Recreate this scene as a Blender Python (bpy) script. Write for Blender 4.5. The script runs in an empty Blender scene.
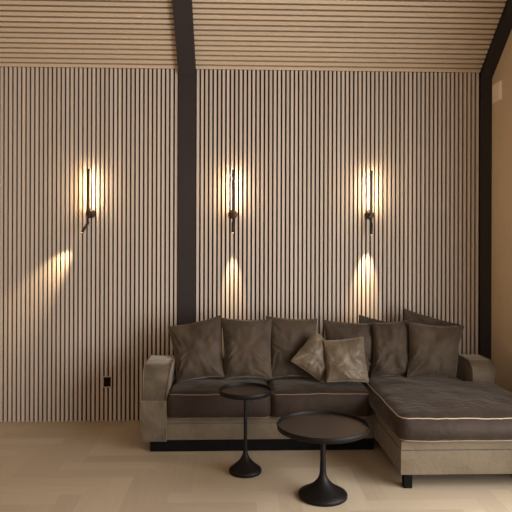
import bpy, bmesh, math, random
from mathutils import Vector, Matrix, noise

random.seed(7)
scene = bpy.context.scene
COL = scene.collection

# ------------------------------------------------------------------ camera
F_PX, HORIZON, CAM_Z, YAW = 600.0, 240.0, 1.65, math.atan(0.035)
ROLL = 0.003
cd = bpy.data.cameras.new('camera')
cd.sensor_width = 36.0
cd.lens = F_PX / 512.0 * 36.0
cd.shift_y = (HORIZON - 256.0) / 512.0
cam = bpy.data.objects.new('camera', cd)
cam.location = (0, 0, CAM_Z)
cam.rotation_mode = 'QUATERNION'
cam.rotation_quaternion = (Matrix.Rotation(-YAW, 3, 'Z') @ Matrix.Rotation(math.pi / 2, 3, 'X') @ Matrix.Rotation(ROLL, 3, 'Z')).to_quaternion()
COL.objects.link(cam)
scene.camera = cam

# ------------------------------------------------------------------ world, daylight through the windows, exposure
SKY_STRENGTH = 0.15
SIDE_WINDOW_W, FRONT_WINDOW_W = 310.0, 40.0
BAR_EMIT, SPOT_W = 185.0, 60.0
w = bpy.data.worlds.new('world')
scene.world = w
w.use_nodes = True
w.node_tree.nodes['Background'].inputs[0].default_value = (0.80, 0.90, 1.0, 1)
w.node_tree.nodes['Background'].inputs[1].default_value = SKY_STRENGTH


def area_lamp(name, loc, rot, sx, sy, watts, color):
    l = bpy.data.lights.new(name, 'AREA')
    l.shape = 'RECTANGLE'; l.size = sx; l.size_y = sy
    l.energy = watts; l.color = color
    o = bpy.data.objects.new(name, l)
    o.location = loc; o.rotation_euler = rot
    COL.objects.link(o)
    return o


# just outside the side window (right wall) and the window wall behind the camera
area_lamp('daylight_side', (2.56, 1.95, 1.40), (0, math.pi / 2, 0), 2.2, 3.2, SIDE_WINDOW_W, (0.97, 0.98, 0.97))
area_lamp('daylight_front', (0.95, -1.74, 1.5), (math.pi / 2, 0, 0), 2.3, 2.3, FRONT_WINDOW_W, (1.0, 0.97, 0.95))

scene.view_settings.view_transform = 'Standard'
scene.view_settings.look = 'None'
scene.view_settings.gamma = 1.0
scene.view_settings.use_curve_mapping = False
scene.view_settings.exposure = 0.0

# ------------------------------------------------------------------ helpers


def lin(r, g, b):
    f = lambda c: (c / 255 / 12.92) if c / 255 <= 0.04045 else ((c / 255 + 0.055) / 1.055) ** 2.4
    return (f(r), f(g), f(b), 1.0)


def atY(x, y, Y):
    """world point at depth Y seen at reference pixel (x, y)"""
    dx, dz = (x - 256) / F_PX, (HORIZON - y) / F_PX
    dx, dz = dx - ROLL * dz, dz + ROLL * dx
    c, s = math.cos(YAW), math.sin(YAW)
    r = Vector((dx * c + s, c - dx * s, dz))
    return Vector((0, 0, CAM_Z)) + r * (Y / r.y)


def empty(name, label, cat, loc=(0, 0, 0), group=None):
    o = bpy.data.objects.new(name, None)
    o.empty_display_size = 0.05
    o.location = loc
    COL.objects.link(o)
    o['label'] = label; o['category'] = cat
    if group: o['group'] = group
    return o


def obj(name, bm, mats, parent=None, smooth=False, label=None, kind=None, bevel=0.0):
    me = bpy.data.meshes.new(name)
    if bevel:
        bmesh.ops.bevel(bm, geom=[e for e in bm.edges if len(e.link_faces) == 2 and e.calc_face_angle(0) > 0.5],
                        offset=bevel, segments=2, profile=0.6, affect='EDGES')
    bm.normal_update()
    bm.to_mesh(me); bm.free()
    for m in (mats if isinstance(mats, (list, tuple)) else [mats]):
        me.materials.append(m)
    o = bpy.data.objects.new(name, me)
    COL.objects.link(o)
    if smooth:
        for p in me.polygons: p.use_smooth = True
    if parent is not None:
        o.parent = parent
        o.location = -Vector(parent_origin(parent))
    if label: o['label'] = label
    if kind: o['kind'] = kind
    return o


def parent_origin(p):
    """geometry is written in world coordinates; undo the parents' offsets"""
    t = Vector((0, 0, 0))
    while p is not None:
        t += Vector(p.location)
        p = p.parent
    return t


def add_box(bm, x0, x1, y0, y1, z0, z1):
    v = [bm.verts.new(c) for c in ((x0, y0, z0), (x1, y0, z0), (x1, y1, z0), (x0, y1, z0),
                                   (x0, y0, z1), (x1, y0, z1), (x1, y1, z1), (x0, y1, z1))]
    for f in ((3, 2, 1, 0), (4, 5, 6, 7), (0, 1, 5, 4), (1, 2, 6, 5), (2, 3, 7, 6), (3, 0, 4, 7)):
        bm.faces.new([v[i] for i in f])
    return v


def box(*a):
    bm = bmesh.new(); add_box(bm, *a); return bm


def add_tube(bm, pts, rad, closed=False, n=8):
    pts = [Vector(p) for p in pts]
    m = len(pts)
    rads = rad if isinstance(rad, (list, tuple)) else [rad] * m
    rings = []
    up = None
    for i, p in enumerate(pts):
        if closed:
            t = pts[(i + 1) % m] - pts[i - 1]
        else:
            t = pts[min(i + 1, m - 1)] - pts[max(i - 1, 0)]
        t.normalize()
        if up is None:
            up = t.orthogonal().normalized()
        else:
            up = (up - t * up.dot(t)).normalized()
        s = t.cross(up)
        rings.append([bm.verts.new(p + (up * math.cos(2 * math.pi * k / n) + s * math.sin(2 * math.pi * k / n)) * rads[i])
                      for k in range(n)])
    for i in range(m if closed else m - 1):
        a, b = rings[i], rings[(i + 1) % m]
        for k in range(n):
            bm.faces.new((a[k], a[(k + 1) % n], b[(k + 1) % n], b[k]))
    if not closed:
        bm.faces.new(rings[0][::-1]); bm.faces.new(rings[-1])
    bmesh.ops.recalc_face_normals(bm, faces=bm.faces)


def tube(pts, rad, closed=False, n=8):
    bm = bmesh.new(); add_tube(bm, pts, rad, closed, n); return bm


def lathe(profile, cx, cy, n=64):
    """profile: list of (radius, z) from bottom to top"""
    bm = bmesh.new()
    rings = []
    for r, z in profile:
        if r < 1e-6:
            rings.append([bm.verts.new((cx, cy, z))])
        else:
            rings.append([bm.verts.new((cx + r * math.cos(2 * math.pi * k / n), cy + r * math.sin(2 * math.pi * k / n), z))
                          for k in range(n)])
    for a, b in zip(rings, rings[1:]):
        for k in range(n):
            k2 = (k + 1) % n
            if len(a) == 1 and len(b) == 1: continue
            if len(a) == 1: bm.faces.new((a[0], b[k2], b[k]))
            elif len(b) == 1: bm.faces.new((a[k], a[k2], b[0]))
            else: bm.faces.new((a[k], a[k2], b[k2], b[k]))
    bmesh.ops.recalc_face_normals(bm, faces=bm.faces)
    return bm


# ------------------------------------------------------------------ materials
def new_mat(name):
    m = bpy.data.materials.new(name); m.use_nodes = True
    return m, m.node_tree, m.node_tree.nodes['Principled BSDF']


def plain(name, rgb, rough=0.6, metal=0.0, bump=0.0, bscale=200, spec=0.5):
    m, nt, b = new_mat(name)
    tc = nt.nodes.new('ShaderNodeTexCoord')
    nz = nt.nodes.new('ShaderNodeTexNoise'); nz.inputs['Scale'].default_value = 6; nz.inputs['Detail'].default_value = 4
    nt.links.new(tc.outputs['Object'], nz.inputs['Vector'])
    mx = nt.nodes.new('ShaderNodeMix'); mx.data_type = 'RGBA'
    c = lin(*rgb)
    mx.inputs[6].default_value = (c[0] * .92, c[1] * .92, c[2] * .92, 1)
    mx.inputs[7].default_value = (c[0] * 1.08, c[1] * 1.08, c[2] * 1.08, 1)
    nt.links.new(nz.outputs[0], mx.inputs[0])
    nt.links.new(mx.outputs[2], b.inputs['Base Color'])
    b.inputs['Roughness'].default_value = rough; b.inputs['Metallic'].default_value = metal
    b.inputs['Specular IOR Level'].default_value = spec
    if bump:
        n2 = nt.nodes.new('ShaderNodeTexNoise'); n2.inputs['Scale'].default_value = bscale; n2.inputs['Detail'].default_value = 3
        nt.links.new(tc.outputs['Object'], n2.inputs['Vector'])
        bp = nt.nodes.new('ShaderNodeBump'); bp.inputs['Strength'].default_value = bump; bp.inputs['Distance'].default_value = 0.002
        nt.links.new(n2.outputs[0], bp.inputs['Height']); nt.links.new(bp.outputs[0], b.inputs['Normal'])
    return m


def slat_wood(name, rgb, axis, pitch, offset, var=0.12):
    """oak veneer, one tone per slat, grain along the slat. Works on generated 'slat' attribute."""
    m, nt, b = new_mat(name)
    at = nt.nodes.new('ShaderNodeAttribute'); at.attribute_name = 'tone'
    tc = nt.nodes.new('ShaderNodeTexCoord')
    mp = nt.nodes.new('ShaderNodeMapping')
    mp.inputs['Scale'].default_value = {'x': (2.0, 60, 60), 'z': (60, 60, 2.0)}[axis]
    nt.links.new(tc.outputs['Object'], mp.inputs['Vector'])
    nz = nt.nodes.new('ShaderNodeTexNoise'); nz.inputs['Scale'].default_value = 1.0; nz.inputs['Detail'].default_value = 5
    nt.links.new(mp.outputs[0], nz.inputs['Vector'])
    add = nt.nodes.new('ShaderNodeMath'); add.operation = 'ADD'
    nt.links.new(at.outputs['Fac'], add.inputs[0]); nt.links.new(nz.outputs[0], add.inputs[1])
    rm = nt.nodes.new('ShaderNodeMapRange')
    rm.inputs[1].default_value = 0.3; rm.inputs[2].default_value = 1.7
    nt.links.new(add.outputs[0], rm.inputs[0])
    mx = nt.nodes.new('ShaderNodeMix'); mx.data_type = 'RGBA'
    c = lin(*rgb)
    mx.inputs[6].default_value = (c[0] * (1 - var), c[1] * (1 - var * 1.1), c[2] * (1 - var * 1.25), 1)
    mx.inputs[7].default_value = (c[0] * (1 + var), c[1] * (1 + var), c[2] * (1 + var), 1)
    nt.links.new(rm.outputs[0], mx.inputs[0])
    nt.links.new(mx.outputs[2], b.inputs['Base Color'])
    b.inputs['Roughness'].default_value = 0.62
    b.inputs['Specular IOR Level'].default_value = 0.3
    return m


def velvet(name, dark, light, sheen=0.5, scale=5.0):
    m, nt, b = new_mat(name)
    tc = nt.nodes.new('ShaderNodeTexCoord')
    n1 = nt.nodes.new('ShaderNodeTexNoise'); n1.inputs['Scale'].default_value = scale
    n1.inputs['Detail'].default_value = 3; n1.inputs['Distortion'].default_value = 0.6
    nt.links.new(tc.outputs['Object'], n1.inputs['Vector'])
    rp = nt.nodes.new('ShaderNodeMapRange'); rp.inputs[1].default_value = 0.32; rp.inputs[2].default_value = 0.68
    nt.links.new(n1.outputs[0], rp.inputs[0])
    mx = nt.nodes.new('ShaderNodeMix'); mx.data_type = 'RGBA'
    mx.inputs[6].default_value = lin(*dark); mx.inputs[7].default_value = lin(*light)
    nt.links.new(rp.outputs[0], mx.inputs[0]); nt.links.new(mx.outputs[2], b.inputs['Base Color'])
    b.inputs['Roughness'].default_value = 0.75
    b.inputs['Specular IOR Level'].default_value = 0.25
    b.inputs['Sheen Weight'].default_value = sheen
    b.inputs['Sheen Roughness'].default_value = 0.35
    b.inputs['Sheen Tint'].default_value = (1.0, 0.88, 0.75, 1)
    n2 = nt.nodes.new('ShaderNodeTexNoise'); n2.inputs['Scale'].default_value = 14; n2.inputs['Detail'].default_value = 5
    n2.inputs['Distortion'].default_value = 1.0
    nt.links.new(tc.outputs['Object'], n2.inputs['Vector'])
    bp = nt.nodes.new('ShaderNodeBump'); bp.inputs['Strength'].default_value = 0.45; bp.inputs['Distance'].default_value = 0.016
    nt.links.new(n2.outputs[0], bp.inputs['Height']); nt.links.new(bp.outputs[0], b.inputs['Normal'])
    return m


def floor_mat():
    m, nt, b = new_mat('oak_herringbone')
    at = nt.nodes.new('ShaderNodeAttribute'); at.attribute_name = 'tone'
    uv = nt.nodes.new('ShaderNodeUVMap'); uv.uv_map = 'plank'
    mp = nt.nodes.new('ShaderNodeMapping'); mp.inputs['Scale'].default_value = (3.0, 45.0, 1)
    nt.links.new(uv.outputs[0], mp.inputs['Vector'])
    nz = nt.nodes.new('ShaderNodeTexNoise'); nz.inputs['Scale'].default_value = 1.0; nz.inputs['Detail'].default_value = 6
    nt.links.new(mp.outputs[0], nz.inputs['Vector'])
    add = nt.nodes.new('ShaderNodeMath'); add.operation = 'ADD'
    nt.links.new(at.outputs['Fac'], add.inputs[0]); nt.links.new(nz.outputs[0], add.inputs[1])
    rm = nt.nodes.new('ShaderNodeMapRange'); rm.inputs[1].default_value = 0.3; rm.inputs[2].default_value = 1.7
    nt.links.new(add.outputs[0], rm.inputs[0])
    mx = nt.nodes.new('ShaderNodeMix'); mx.data_type = 'RGBA'
    mx.inputs[6].default_value = lin(157, 140, 119); mx.inputs[7].default_value = lin(177, 160, 138)
    nt.links.new(rm.outputs[0], mx.inputs[0]); nt.links.new(mx.outputs[2], b.inputs['Base Color'])
    b.inputs['Roughness'].default_value = 0.42
    b.inputs['Specular IOR Level'].default_value = 0.4
    return m


def emissive(name, color, strength):
    m, nt, b = new_mat(name)
    b.inputs['Base Color'].default_value = (0.9, 0.85, 0.75, 1)
    b.inputs['Emission Color'].default_value = color
    b.inputs['Emission Strength'].default_value = strength
    return m


M_SLAT = slat_wood('oak_wall_slats', (186, 170, 156), 'z', 0.04, 0)
M_CSLAT = slat_wood('oak_ceiling_slats', (188, 166, 140), 'x', 0.05, 0, 0.07)
M_FELT = plain('dark_felt_backing', (26, 19, 15), 0.95, bump=0.3)
M_POST = plain('dark_steel_post', (48, 41, 39), 0.75, spec=0.2)
M_PLASTER = plain('beige_plaster', (200, 178, 150), 0.9, bump=0.15, bscale=60)
M_WHITE = plain('white_paint', (225, 218, 205), 0.6)
M_PLATE = plain('ivory_plastic', (240, 224, 202), 0.5)
M_FLOOR = floor_mat()
M_CUSH = velvet('brown_velvet_cushion', (37, 26, 19), (48, 36, 27), 0.15)
M_PILLOW = velvet('brown_velvet_pillow', (54, 43, 33), (71, 58, 45), 0.4, 5)
M_SMALL = velvet('taupe_velvet_pillow', (82, 69, 55), (98, 84, 68), 0.5, 6)
M_BASE = velvet('brown_velvet_frame_lit', (84, 72, 58), (100, 87, 70), 0.3, 4)  # same velvet as the cushions, light on the front put into the colour
M_ARM = velvet('brown_velvet_arm_lit', (76, 65, 52), (104, 91, 75), 0.4, 5)  # sofa velvet again, colour raised to stand for light on the arms
M_SMALL.node_tree.nodes['Principled BSDF'].inputs['Roughness'].default_value = 0.42
M_PIPE = plain('piping_sheen_bright', (142, 124, 102), 0.6)  # cord has the velvet's colour; its sheen is painted in as a lighter tone
M_PIPE_D = plain('piping_sheen_soft', (98, 82, 67), 0.6)  # weaker version, sheen of the cord put into the colour
M_BLACK = plain('black_lacquer', (11, 9, 8), 0.8, spec=0.1)
M_TABLE = plain('black_powder_coated_metal', (15, 11, 10), 0.5, bump=0.1, spec=0.18)
M_TRAY = plain('dark_brown_tray', (50, 39, 31), 0.38, spec=0.4)
M_BRONZE = plain('dark_bronze', (62, 42, 28), 0.4, 0.7)
M_ROD = plain('blackened_bronze', (40, 29, 22), 0.45, 0.4)
M_GLOW = emissive('warm_led_diffuser', (1.0, 0.74, 0.44, 1), BAR_EMIT)
M_LENS = emissive('warm_spot_lens', (1.0, 0.70, 0.36, 1), 6.0)
M_SOCKET = plain('black_plastic', (10, 8, 8), 0.6, spec=0.1)

# ------------------------------------------------------------------ room shell
WALL_Y = 5.5            # front face of the wall slats
BACK_Y = 5.525          # felt backing
XL, XR = -3.4, 2.38
EAVE_Z = 3.208
SLOPE = 0.82
RIDGE_Y = 2.0
RIDGE_Z = EAVE_Z + SLOPE * (WALL_Y - RIDGE_Y)
FRONT_Y = -1.5
COL_X0, COL_X1 = -0.520, -0.361


def tone_layer(bm):
    return bm.faces.layers.float.new('tone')


# floor: herringbone planks laid along the walls
def build_floor():
    bm = bmesh.new()
    tone = tone_layer(bm)
    uvl = bm.loops.layers.uv.new('plank')
    W, n = 0.14, 5
    L = W * n
    x0, x1, y0, y1 = XL - .1, XR + .3, FRONT_Y - .1, BACK_Y + .1

    def quad(ax, ay, bx, by, along_x):
        ax, bx = max(ax, x0), min(bx, x1); ay, by = max(ay, y0), min(by, y1)
        if bx - ax < 1e-4 or by - ay < 1e-4: return
        g = 0.0
        f = bm.faces.new([bm.verts.new(c) for c in ((ax + g, ay + g, 0), (bx - g, ay + g, 0), (bx - g, by - g, 0), (ax + g, by - g, 0))])
        f[tone] = random.random()
        o = random.uniform(0, 50)
        for lp in f.loops:
            c = lp.vert.co
            lp[uvl].uv = (c.x + o, c.y + o) if along_x else (c.y + o, c.x + o)
    # herringbone lattice: step (W, W) along the diagonal; period (L, -L)... in unit cells
    for i in range(-90, 90):
        for j in range(-14, 14):
            bx = i * W + j * L * 1.0
            by = i * W - j * L * 1.0
            if bx < x0 - 2 * L or bx > x1 + L or by < y0 - 2 * L or by > y1 + L: continue
            quad(bx, by, bx + L, by + W, True)
            quad(bx + L - 0.0, by - L + W, bx + L + W, by + W, False) if False else quad(bx, by + W, bx + W, by + W + L, False)
    # sub floor below the planks
    add_box(bm, x0, x1, y0, y1, -0.06, -0.004)
    return obj('floor', bm, M_FLOOR, kind='structure')


build_floor()


def slat_panel(bm, tone, x0, x1, z0, z1, pitch, wd):
    n = int(round((x1 - x0) / pitch))
    p = (x1 - x0) / n
    for i in range(n):
        c = x0 + (i + .5) * p
        k = len(bm.faces)
        add_box(bm, c - wd / 2, c + wd / 2, WALL_Y, BACK_Y, z0, z1)
        bm.faces.ensure_lookup_table()
        t = random.random()
        for f in bm.faces[k:]: f[tone] = t


wb = obj('wall_back', box(XL - .1, XR + .1, BACK_Y, BACK_Y + .12, 0, EAVE_Z + .1), M_FELT, kind='structure')
PITCH = 0.0393
for (a, b) in ((COL_X0 - 73 * PITCH, COL_X0), (COL_X1, 2.268)):
    bm = bmesh.new(); tn = tone_layer(bm)
    slat_panel(bm, tn, a, b, 0.0, EAVE_Z, PITCH, 0.0232)
    obj('slat_panel', bm, M_SLAT, wb, kind='structure')

# dark posts against the wall
obj('trim_1', box(COL_X0, COL_X1, WALL_Y - .012, BACK_Y, 0, EAVE_Z), M_POST, kind='structure')
obj('trim_2', box(2.275, XR, WALL_Y - .012, BACK_Y, 0, EAVE_Z), M_POST, kind='structure')

# ceiling: back slope with slats, front slope plain
ct, st = 1 / math.hypot(1, SLOPE), SLOPE / math.hypot(1, SLOPE)


def slope_pt(t, off=0.0):
    """point on the back slope t metres up from the eave; off = metres below the surface"""
    return (WALL_Y - ct * t - off * st * 1.0, EAVE_Z + st * t - off * ct)


def slope_box(bm, x0, x1, t0, t1, o0, o1):
    P = [slope_pt(t0, o0), slope_pt(t1, o0), slope_pt(t1, o1), slope_pt(t0, o1)]
    vs = [bm.verts.new((x, y, z)) for x in (x0, x1) for (y, z) in P]
    for f in ((0, 1, 2, 3), (7, 6, 5, 4), (0, 4, 5, 1), (1, 5, 6, 2), (2, 6, 7, 3), (3, 7, 4, 0)):
        bm.faces.new([vs[i] for i in f])


SLOPE_L = (WALL_Y - RIDGE_Y) / ct
bm = bmesh.new()
slope_box(bm, XL - .1, XR + .1, -.15, SLOPE_L, -.14, -.026)
bmesh.ops.recalc_face_normals(bm, faces=bm.faces)
ceil = obj('ceiling', bm, M_FELT, kind='structure')
CP, CW = 0.0502, 0.0335
for (a, b) in ((XL, COL_X0), (COL_X1, 2.268)):
    bm = bmesh.new(); tn = tone_layer(bm)
    for i in range(int(SLOPE_L / CP)):
        k = len(bm.faces)
        slope_box(bm, a, b, i * CP + .004, i * CP + .004 + CW, -.026, 0)
        bm.faces.ensure_lookup_table()
        t = random.random()
        for f in bm.faces[k:]: f[tn] = t
    bmesh.ops.recalc_face_normals(bm, faces=bm.faces)
    obj('ceiling_slat_panel', bm, M_CSLAT, ceil, kind='structure')
for i, (a, b) in enumerate(((COL_X0, COL_X1), (2.275, XR))):
    bm = bmesh.new()
    slope_box(bm, a, b, -.02, SLOPE_L, -.018, .05)
    bmesh.ops.recalc_face_normals(bm, faces=bm.faces)
    obj('trim_%d' % (i + 3), bm, M_POST, kind='structure')
# front slope over the camera
bm = bmesh.new()
vs = [bm.verts.new(c) for c in ((XL - .1, RIDGE_Y, RIDGE_Z), (XR + .1, RIDGE_Y, RIDGE_Z), (XR + .1, FRONT_Y - .1, EAVE_Z - .08), (XL - .1, FRONT_Y - .1, EAVE_Z - .08))]
vs2 = [bm.verts.new(v.co + Vector((0, 0, .12))) for v in vs]
bm.faces.new(vs[::-1]); bm.faces.new(vs2)
for i in range(4): bm.faces.new((vs[i], vs[(i + 1) % 4], vs2[(i + 1) % 4], vs2[i]))
bmesh.ops.recalc_face_normals(bm, faces=bm.faces)
obj('ceiling_front', bm, M_PLASTER, kind='structure')


def gable_wall(name, x0, x1, win):
    """side wall with gable top; win = (y0, y1, z0, z1) opening or None"""
    bm = bmesh.new()
    if win:
        a, b, c, d = win
        add_box(bm, x0, x1, FRONT_Y, a, 0, EAVE_Z)
        add_box(bm, x0, x1, b, BACK_Y, 0, EAVE_Z)
        add_box(bm, x0, x1, a, b, 0, c)
        add_box(bm, x0, x1, a, b, d, EAVE_Z)
    else:
        add_box(bm, x0, x1, FRONT_Y, BACK_Y, 0, EAVE_Z)
    tri = [(FRONT_Y, EAVE_Z), (WALL_Y, EAVE_Z), (RIDGE_Y, RIDGE_Z + .02)]
    A = [bm.verts.new((x0, y, z)) for y, z in tri]; B = [bm.verts.new((x1, y, z)) for y, z in tri]
    bm.faces.new(A[::-1]); bm.faces.new(B)
    for i in range(3): bm.faces.new((A[i], A[(i + 1) % 3], B[(i + 1) % 3], B[i]))
    bmesh.ops.recalc_face_normals(bm, faces=bm.faces)
    return obj(name, bm, M_PLASTER, kind='structure')


SW = (0.35, 3.55, 0.25, 2.55)
gable_wall('wall_right', XR, XR + .16, SW)
gable_wall('wall_left', XL - .16, XL, None)
FW = (-0.25, 2.15, 0.35, 2.65)
bm = bmesh.new()
add_box(bm, XL, FW[0], FRONT_Y - .16, FRONT_Y, 0, EAVE_Z)
add_box(bm, FW[1], XR, FRONT_Y - .16, FRONT_Y, 0, EAVE_Z)
add_box(bm, FW[0], FW[1], FRONT_Y - .16, FRONT_Y, 0, FW[2])
add_box(bm, FW[0], FW[1], FRONT_Y - .16, FRONT_Y, FW[3], EAVE_Z)
obj('wall_front', bm, M_PLASTER, kind='structure')
# window frames outside the picture
bm = bmesh.new()
for y in (SW[0], (SW[0] + SW[1]) / 2 - .03, SW[1] - .06): add_box(bm, XR + .04, XR + .1, y, y + .06, SW[2], SW[3])
for z in (SW[2], SW[3] - .06): add_box(bm, XR + .04, XR + .1, SW[0], SW[1], z, z + .06)
obj('window_1', bm, M_POST, kind='structure')
bm = bmesh.new()
for x in (FW[0], FW[0] + 1.17, FW[1] - .06): add_box(bm, x, x + .06, FRONT_Y - .1, FRONT_Y - .04, FW[2], FW[3])
for z in (FW[2], FW[3] - .06): add_box(bm, FW[0], FW[1], FRONT_Y - .1, FRONT_Y - .04, z, z + .06)
obj('window_2', bm, M_POST, kind='structure')

# ------------------------------------------------------------------ cushions
def remap(t):
    return (1 - math.cos(math.pi * t)) / 2


def soft_box(x0, x1, y0, y1, z0, z1, r, deform, n=30, nz=10):
    bm = bmesh.new()
    bmesh.ops.create_grid(bm, x_segments=1, y_segments=1, size=1)
    bm.clear()
    key = {}
    lo, hi = Vector((x0, y0, z0)), Vector((x1, y1, z1))

    def pt(i, j, k):
        kk = (i, j, k)
        if kk not in key:
            u = Vector((remap(i / n), remap(j / n), remap(k / nz)))
            p = Vector((lo.x + (hi.x - lo.x) * u.x, lo.y + (hi.y - lo.y) * u.y, lo.z + (hi.z - lo.z) * u.z))
            q = Vector([min(max(p[a], lo[a] + r), hi[a] - r) for a in range(3)])
            d = p - q
            if d.length > 1e-9: p = q + d.normalized() * r
            key[kk] = bm.verts.new(deform(p))
        return key[kk]
    for i in range(n):
        for j in range(n):
            bm.faces.new((pt(i, j, 0), pt(i, j + 1, 0), pt(i + 1, j + 1, 0), pt(i + 1, j, 0)))
            bm.faces.new((pt(i, j, nz), pt(i + 1, j, nz), pt(i + 1, j + 1, nz), pt(i, j + 1, nz)))
    for i in range(n):
        for k in range(nz):
            bm.faces.new((pt(i, 0, k), pt(i + 1, 0, k), pt(i + 1, 0, k + 1), pt(i, 0, k + 1)))
            bm.faces.new((pt(i, n, k), pt(i, n, k + 1), pt(i + 1, n, k + 1), pt(i + 1, n, k)))
            bm.faces.new((pt(0, i, k), pt(0, i, k + 1), pt(0, i + 1, k + 1), pt(0, i + 1, k)))
            bm.faces.new((pt(n, i, k), pt(n, i + 1, k), pt(n, i + 1, k + 1), pt(n, i, k + 1)))
    bmesh.ops.recalc_face_normals(bm, faces=bm.faces)
    return bm


def cushion_piping(x0, x1, y0, y1, z, r, inset, deform, rad):
    """closed tube following the rounded outline at height z; outline pulled in by inset"""
    pts = []
    a0, a1, b0, b1 = x0 + r, x1 - r, y0 + r, y1 - r
    rr = r - inset
    N = 26
    for (cx, cy, s) in ((a1, b0, -90), (a1, b1, 0), (a0, b1, 90), (a0, b0, 180)):
        for k in range(7):
            t = math.radians(s + 15 * k)
            pts.append(Vector((cx + rr * math.cos(t), cy + rr * math.sin(t), z)))
    full = []
    for p, q in zip(pts, pts[1:] + pts[:1]):
        m = max(1, int((q - p).length / 0.03))
        for k in range(m): full.append(p.lerp(q, k / m))
    return tube([deform(p) for p in full], rad, True, 8)


def make_deform(x0, x1, y0, y1, z0, z1, crown, puff, seed, wr=0.004, right=None):
    def f(p):
        u = (p.x - x0) / (x1 - x0) * 2 - 1; v = (p.y - y0) / (y1 - y0) * 2 - 1; t = (p.z - z0) / (z1 - z0)
        q = p.copy()
        top = max(0.0, (t - .5) * 2)
        q.z += crown * top * (1 - abs(u) ** 2.5) * (1 - abs(v) ** 2.5)
        mid = 1 - (2 * t - 1) ** 2
        if v < -.2: q.y -= puff * mid * (1 - u ** 4) * min(1, (-v - .2) / .5)
        q.x += puff * .6 * mid * (1 - v ** 4) * (1 if u > .5 else -1 if u < -.5 else 0) * (abs(u) - .5 if abs(u) > .5 else 0) * 2
        nv = noise.noise(Vector((p.x * 5 + seed, p.y * 5, p.z * 5)))
        n2 = noise.noise(Vector((p.x * 16 + seed, p.y * 9, p.z * 12 + seed)))
        q.z += wr * (nv * 1.2 + n2 * .6) * (0.4 + top)
        q.y += wr * .8 * n2 * mid
        if right is not None:
            lim, ylim = right
            s = min(1, max(0, (p.y - ylim) / .05)); s = s * s * (3 - 2 * s)
            k = 1 + s * ((lim - x0) / (x1 - x0) - 1)
            q.x = x0 + (q.x - x0) * k
        return q
    return f


# ------------------------------------------------------------------ sectional sofa
SY = 4.66               # front of the seat and the arms
CY = 3.925               # front of the chaise base
SB = 5.26               # back of the sofa
ox, oy = 0.7, 4.9
sofa = empty('sectional_sofa', 'long brown velvet corner sofa with a chaise on its right, standing along the slatted wall', 'sofa', (ox, oy, 0))
SEAT_X = (-0.525, 0.282, 1.08)
CH_X0, CH_X1 = 1.10, 2.12
ARM_L = (-0.712, -0.525); ARM_R = (1.905, 2.10)

# frame: lower panel and the narrow rail above it
obj('base_panel', box(-.53, 1.12, SY + .02, SB, .095, .215), M_BASE, sofa, bevel=.008, label='lower front panel of the long seat')
obj('base_rail', box(-.53, 1.12, SY + .03, SB, .22, .272), M_BASE, sofa, bevel=.008)
obj('chaise_panel', box(CH_X0, CH_X1, CY, SB, .102, .258), M_BASE, sofa, bevel=.008, label='lower panel of the chaise, velvet painted lighter for the light on it')
obj('chaise_rail', box(CH_X0 + .004, CH_X1 - .004, CY + .008, SB, .264, .318), M_BASE, sofa, bevel=.008)
obj('backrest', box(-.70, 2.05, 5.12, SB, .12, .64), M_ARM, sofa, bevel=.02)


def arm_profile(yf, seam, top, n=10):
    """side profile (y, z) of the arm pad above the seam: upright front, big rounded shoulder"""
    R = 0.10
    pts = [(yf, seam)]
    pts.append((yf + .004, top - R))
    for k in range(1, n + 1):
        t = math.pi / 2 * k / n
        pts.append((yf + .004 + R * (1 - math.cos(t)) * 1.15, top - R + R * math.sin(t)))
    pts.append((5.10, top)); pts.append((5.17, top - .02)); pts.append((SB, top - .10)); pts.append((SB, seam))
    return pts


def arm(x0, x1, yf, seam, top, name_label, flare=0.0):
    fl = lambda z: flare * max(0, z - seam) / (top - seam)
    pts = arm_profile(yf, seam + .004, top)
    bm = bmesh.new()
    A = [bm.verts.new((x0, y, z)) for y, z in pts]; B = [bm.verts.new((x1 + fl(z), y, z)) for y, z in pts]
    bm.faces.new(A); bm.faces.new(B[::-1])
    for i in range(len(pts)):
        j = (i + 1) % len(pts); bm.faces.new((A[i], B[i], B[j], A[j]))
    bmesh.ops.recalc_face_normals(bm, faces=bm.faces)
    bmesh.ops.bevel(bm, geom=[e for e in bm.edges if abs(e.verts[0].co.x - e.verts[1].co.x) < .06], offset=.014, segments=3, profile=.6, affect='EDGES')
    ar = obj('armrest', bm, M_ARM, sofa, smooth=False, label=name_label)
    for p in ar.data.polygons: p.use_smooth = True
    bm = bmesh.new()
    add_box(bm, x0 - .006, x1, yf - .008, SB, .092, seam)
    obj('arm_base', bm, M_ARM, ar, bevel=.012)
    for x in (x0 + .006, x1 - .006):
        path = [(x + (fl(z) if x > (x0 + x1) / 2 else 0), y - .003 if i < 6 else y, z + (.002 if i >= 6 else 0)) for i, (y, z) in enumerate(pts[:-1])]
        obj('piping', tube(path, .0045), M_PIPE_D, ar, smooth=True)
    return ar


arm(ARM_L[0], ARM_L[1], SY, .405, .672, 'left armrest with a rounded front shoulder', .036)
arm(ARM_R[0], ARM_R[1], 4.745, .405, .672, 'right armrest behind the chaise seat')


def seat(name, x0, x1, y0, y1, z0, z1, r, crown, puff, seed, label, right=None, pipe=M_PIPE_D, wr=.004):
    d = make_deform(x0, x1, y0, y1, z0, z1, crown, puff, seed, wr, right)
    c = obj(name, soft_box(x0, x1, y0, y1, z0, z1, r, d, n=44), M_CUSH, sofa, smooth=True, label=label)
    k = r * (1 - math.sqrt(.5))
    for z in (z1 - k, z0 + k):
        obj('piping', cushion_piping(x0, x1, y0, y1, z, r, k, d, .0042), pipe, c, smooth=True, label='corded edge, its sheen painted as a lighter colour')
    return c


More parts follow.
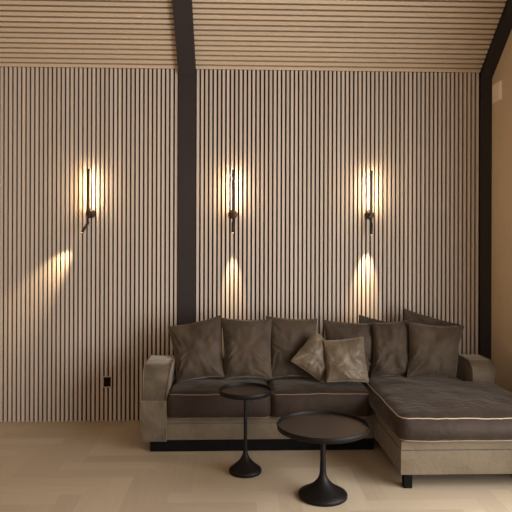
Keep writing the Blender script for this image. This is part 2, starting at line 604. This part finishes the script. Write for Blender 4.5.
seat('seat_cushion', SEAT_X[0], SEAT_X[1] - .004, SY - .02, 5.13, .258, .465, .05, .03, .03, 1.3, 'left seat cushion of the long side')
seat('seat_cushion', SEAT_X[1] + .004, SEAT_X[2], SY - .02, 5.13, .258, .465, .05, .03, .03, 8.1, 'right seat cushion of the long side')
seat('chaise_cushion', CH_X0 - .03, CH_X1 + .01, CY - .04, 5.13, .314, .503, .075, .038, .045, 4.4, 'wide chaise cushion with corded edges painted lighter for sheen', right=(1.90, 4.69), pipe=M_PIPE, wr=.005)
obj('under_seat_shade', box(-.655, 1.10, SY + .035, SB - .06, 0, .104), M_BLACK, sofa, label='black block added as the shade under the long seat')  # added block, paints the black shade beneath the long seat
for (x, y) in ((-.66, SY + .06), (1.13, CY + .03), (2.0, CY + .05), (-.66, 5.18), (2.0, 5.18)):
    obj('foot', box(x, x + .055, y, y + .055, 0, .104), M_BLACK, sofa, bevel=.004, label='black block foot')

# ------------------------------------------------------------------ pillows
def pillow(label, TL, TR, BL, BR, thick, seed, mat, group, slump=.15, bow=.08, piping=True, n=52, wrinkle=.016, fold=0.0):
    TL, TR, BL, BR = map(Vector, (TL, TR, BL, BR))
    base = (BL + BR) / 2
    e = empty('throw_pillow', label, 'pillow', base, group)
    X = ((TR - TL) + (BR - BL)).normalized()
    Z = ((TL - BL) + (TR - BR)).normalized()
    N = X.cross(Z).normalized()          # toward the camera is -Y
    if N.y > 0: N = -N

    rnd = random.Random(int(seed * 100))
    creases = []
    for k in range(9):
        c = rnd.choice(((-1, -1), (1, -1), (1, 1), (-1, 1), (1, -.2), (-1, .1), (.2, -1), (1, -.6), (-1, -.5)))
        a = math.atan2(-c[1], -c[0]) + rnd.uniform(-.6, .6)
        creases.append((c[0] * .97, c[1] * .97, math.cos(a), math.sin(a), rnd.uniform(.5, 1.2), rnd.uniform(.035, .08), rnd.uniform(.4, 1.0), rnd.uniform(-.5, .5)))

    def crease(u, v):
        t = 0.0
        for (cx, cy, dx, dy, L, sg, am, curv) in creases:
            a = (u - cx) * dx + (v - cy) * dy
            if a < 0 or a > L: continue
            b = -(u - cx) * dy + (v - cy) * dx - curv * a * a * .5
            w_ = sg * (.6 + a)
            x_ = b / w_
            t += am * (1 - a / L) * min(1, a * 5) * (math.exp(-(x_ - 1) ** 2) - 1.2 * math.exp(-x_ * x_ * 1.6))
        return t

    def surf(u, v, side):
        # bowed-in edges between pointed corners
        uu = u * (1 - bow * (1 - v * v)) ; vv = v * (1 - bow * .8 * (1 - u * u))
        s, t = (uu + 1) / 2, (vv + 1) / 2
        p = BL.lerp(BR, s).lerp(TL.lerp(TR, s), t)
        vs = v + slump * (1 - v * v)
        prof = (max(0, 1 - abs(u) ** 2.4) ** .54) * (max(0, 1 - abs(vs) ** 2.4) ** .54)
        h = thick / 2 * prof
        edge = min(1, prof * 1.6)
        q = Vector((u * 2.2 + seed, v * 2.2, side * 3.1))
        wv = noise.noise(q) * 1.3
        # stretched creases running into the corners and sides
        ang = math.atan2(v, u); rad = math.hypot(u, v)
        wv += .9 * noise.noise(Vector((ang * 3.2 + seed * 2, rad * .9, seed + side))) * min(1, rad * 1.1)
        wv += .45 * noise.noise(Vector((u * 4 + v * 2 + seed, v * 2.8 - u, seed * 3)))
        if fold:
            wv += fold * math.sin((u * 5 + v * 3.2) + 2 * noise.noise(Vector((u * 2, v * 2, seed)))) * max(0, .6 - v * .3)
        h += wrinkle * (.8 * wv + 1.1 * crease(u, v)) * edge
        p = p + N * side * h
        p = p + N * (.02 * noise.noise(Vector((u * 1.4 + seed * 5, v * 1.4, 0))))
        return p
    bm = bmesh.new()
    cache = {}

    def vert(i, j, side):
        k = (i, j, 0 if i in (0, n) or j in (0, n) else side)
        if k not in cache:
            u = -math.cos(math.pi * i / n) * .5 + (2 * i / n - 1) * .5
            v = -math.cos(math.pi * j / n) * .5 + (2 * j / n - 1) * .5
            cache[k] = bm.verts.new(surf(u, v, side))
        return cache[k]
    for side in (1, -1):
        for i in range(n):
            for j in range(n):
                q = [vert(i, j, side), vert(i + 1, j, side), vert(i + 1, j + 1, side), vert(i, j + 1, side)]
                bm.faces.new(q if side > 0 else q[::-1])
    bmesh.ops.recalc_face_normals(bm, faces=bm.faces)
    c = obj('cover', bm, mat, e, smooth=True)
    if piping:
        m = 28
        path = []
        for (u0, v0, u1, v1) in ((-1, -1, 1, -1), (1, -1, 1, 1), (1, 1, -1, 1), (-1, 1, -1, -1)):
            for k in range(m):
                t = k / m
                path.append(surf(u0 + (u1 - u0) * t, v0 + (v1 - v0) * t, 1))
        obj('piping', tube(path, .0045, True, 6), mat, e, smooth=True)
    return e


GB, GS = 'large brown velvet back pillows', 'small taupe throw pillows'


def px_pillow(label, TL, TR, BL, BR, yt, yb, thick, seed, mat=None, group=GB, **kw):
    return pillow(label, atY(*TL, yt), atY(*TR, yt), atY(*BL, yb), atY(*BR, yb), thick, seed, mat or M_PILLOW, group, **kw)


# behind first
px_pillow('large brown pillow mostly hidden, one lit corner showing above the fourth back pillow', (359, 315), (404, 325), (353, 355), (399, 356), 5.25, 5.20, .08, 21.0)
px_pillow('large brown pillow tilted behind the rightmost back pillow, its pointed corner rising highest', (404, 309), (461, 325), (399, 350), (455, 357), 5.23, 5.19, .09, 33.0)
px_pillow('large brown back pillow leaning beside the left armrest, leftmost of the row', (168, 327), (221, 315), (177, 383), (225, 377), 5.07, 4.93, .19, 2.0, slump=.3)
px_pillow('second back pillow from the left, brown velvet lit golden along its top', (221, 318), (272, 319), (224, 379), (272, 379), 5.06, 4.92, .19, 5.5, fold=.6)
px_pillow('large brown back pillow third from the left, behind the diamond-tilted small pillow', (266, 316), (317, 319), (270, 378), (316, 378), 5.11, 4.98, .17, 9.2)
px_pillow('large brown back pillow fourth from the left, behind the upright small pillow', (323, 320), (377, 323), (326, 378), (374, 378), 5.12, 4.99, .18, 12.4)
px_pillow('narrow-looking creased brown back pillow fifth from the left, squeezed beside the rightmost one', (373, 323), (412, 319), (371, 378), (412, 377), 5.05, 4.92, .16, 15.9, fold=1.0)
px_pillow('large brown pillow at the right end of the row on the chaise, facing squarely forward', (409, 323), (464, 326), (407, 378), (456, 378), 4.98, 4.83, .17, 18.3)
px_pillow('small shiny taupe pillow tilted on its corner like a diamond on the middle seat', (315, 331), (336, 350), (291, 361), (323, 383), 4.92, 4.83, .13, 25.0, M_SMALL, GS, bow=.04, slump=0, wrinkle=.011)
px_pillow('small shiny taupe pillow standing upright on the middle seat, right of the diamond-tilted one', (324, 341), (363, 337), (327, 382), (369, 382), 4.85, 4.74, .13, 28.5, M_SMALL, GS, bow=.05, wrinkle=.011)

# ------------------------------------------------------------------ pedestal tables
def table(label, cx, cy, R, H, base_r, neck_r):
    t = empty('side_table', label, 'table', (cx, cy, 0))
    rim_h = .034
    obj('tabletop', lathe([(0, H - .036), (R - .014, H - .036), (R - .006, H - .030), (R - .006, H - rim_h + .014), (0, H - rim_h + .014)], cx, cy), M_TRAY, t, smooth=False, label='dark brown tray surface')
    obj('rim', lathe([(R - .012, H - .037), (R - .002, H - .032), (R + .001, H - .004), (R - .001, H), (R - .006, H), (R - .008, H - .004), (R - .008, H - .021)], cx, cy), M_TABLE, t, smooth=True, label='raised black rim')
    obj('stem', lathe([(neck_r * 1.0, .17), (neck_r * .88, .24), (neck_r * .85, H - .10), (neck_r, H - .05), (neck_r * 1.5, H - .035)], cx, cy, 32), M_TABLE, t, smooth=True)
    prof = [(0, 0), (base_r - .006, 0), (base_r, .005), (base_r, .020), (base_r - .004, .027)]
    z0, z1 = .027, .18
    for k in range(1, 15):
        f = k / 14
        r = neck_r + (base_r - .004 - neck_r) * (1 - f) ** 2.8
        prof.append((r, z0 + (z1 - z0) * f ** .9))
    obj('base', lathe(prof, cx, cy), M_TABLE, t, smooth=True, label='black trumpet-shaped foot')
    return t


table('low wide round black pedestal table with a brown tray top, in front of the chaise', 0.570, 3.845, .296, .470, .157, .0205)
table('tall narrow round black pedestal table before the left seat cushion', 0.078, 4.265, .188, .594, .116, .0145)

# ------------------------------------------------------------------ wall lights
def sconce(label, x, spot_tip, aim, spot_w, cone=27):
    zc = 1.885
    yb = WALL_Y - .105
    e = empty('wall_light', label, 'wall light', (x, WALL_Y, zc), 'slim bar wall lights on the slatted wall')
    # round backplate against the slats
    bm = lathe([(0, 0), (.042, 0), (.042, .016), (.036, .022), (.022, .026), (.022, .040), (0, .040)], 0, 0, 40)
    bm.transform(Matrix.Translation((x, WALL_Y, zc)) @ Matrix.Rotation(math.pi / 2, 4, 'X'))
    obj('backplate', bm, M_BRONZE, e, smooth=False, bevel=0)
    obj('stem', tube([(x, WALL_Y - .03, zc), (x, yb, zc)], .009, n=16), M_BRONZE, e, smooth=True)
    # slim upright bar, its glowing side turned to the wall
    br = obj('light_bar', box(x - .009, x + .009, yb - .008, yb + .026, zc - .03, 2.282), M_ROD, e, bevel=.002)
    obj('diffuser', box(x - .004, x + .004, yb + .026, yb + .030, zc + .05, 2.272), M_GLOW, br, label='glowing warm strip facing the wall')
    # little spot on an arm below
    tip = Vector(spot_tip)
    top = Vector((x, yb, zc - .02)); knee = Vector((x, yb, zc - .085))
    obj('spot_arm', tube([top, knee], .006, n=12), M_ROD, e, smooth=True)
    d = (tip - knee).normalized()
    hd = obj('spot_head', tube([knee - d * .01, knee - d * .008, tip - d * .003, tip], [.009, .012, .012, .011], n=20), M_ROD, e, smooth=True)
    obj('lens', tube([tip, tip + d * .001], .009, n=16), M_LENS, hd)
    l = bpy.data.lights.new('spot_beam', 'SPOT')
    l.energy = spot_w; l.color = (1.0, 0.74, 0.44); l.spot_size = math.radians(cone); l.spot_blend = 1.0; l.shadow_soft_size = .012
    lo = bpy.data.objects.new('spot_beam', l)
    lo.location = tip + d * .012
    dirv = Vector(aim) - lo.location
    lo.rotation_euler = dirv.to_track_quat('-Z', 'Y').to_euler()
    COL.objects.link(lo)
    return e


YS = WALL_Y - .105
sconce('slim bronze wall light left of the dark post, little spot swung sideways', -1.309, (-1.362, YS, 1.712), (-1.70, WALL_Y, 1.28), SPOT_W * 1.15, 36)
sconce('slim bronze wall light above the second back pillow, middle of the three', -0.020, (-0.020, YS, 1.715), (-0.020, WALL_Y, 1.24), SPOT_W * 1.3, 28)
sconce('slim bronze wall light nearest the right wall, above the fourth back pillow', 1.236, (1.234, YS, 1.70), (1.200, WALL_Y, 1.30), SPOT_W * 1.8, 36)

# ------------------------------------------------------------------ small fittings
e = empty('power_outlet', 'small black power outlet on the slatted wall left of the sofa', 'power outlet', (-1.155, WALL_Y, .36))
obj('faceplate', box(-1.188, -1.122, WALL_Y - .008, WALL_Y, .315, .402), M_SOCKET, e, bevel=.003)
bm = bmesh.new()
for (a, b, c, d) in ((-1.196, -1.188, .307, .410), (-1.122, -1.114, .307, .410), (-1.188, -1.122, .402, .410), (-1.188, -1.122, .307, .315)):
    add_box(bm, a, b, WALL_Y - .012, WALL_Y, c, d)
obj('frame', bm, M_SLAT, e, label='thin wooden surround')

e = empty('wall_plate', 'square ivory cover plate high on the beige right wall', 'wall plate', (XR, 5.37, 3.0))
obj('plate', box(XR - .012, XR, 5.285, 5.458, 2.912, 3.083), M_PLATE, e, bevel=.004)
obj('cover', box(XR - .018, XR - .012, 5.305, 5.438, 2.932, 3.063), M_PLATE, e, bevel=.003)
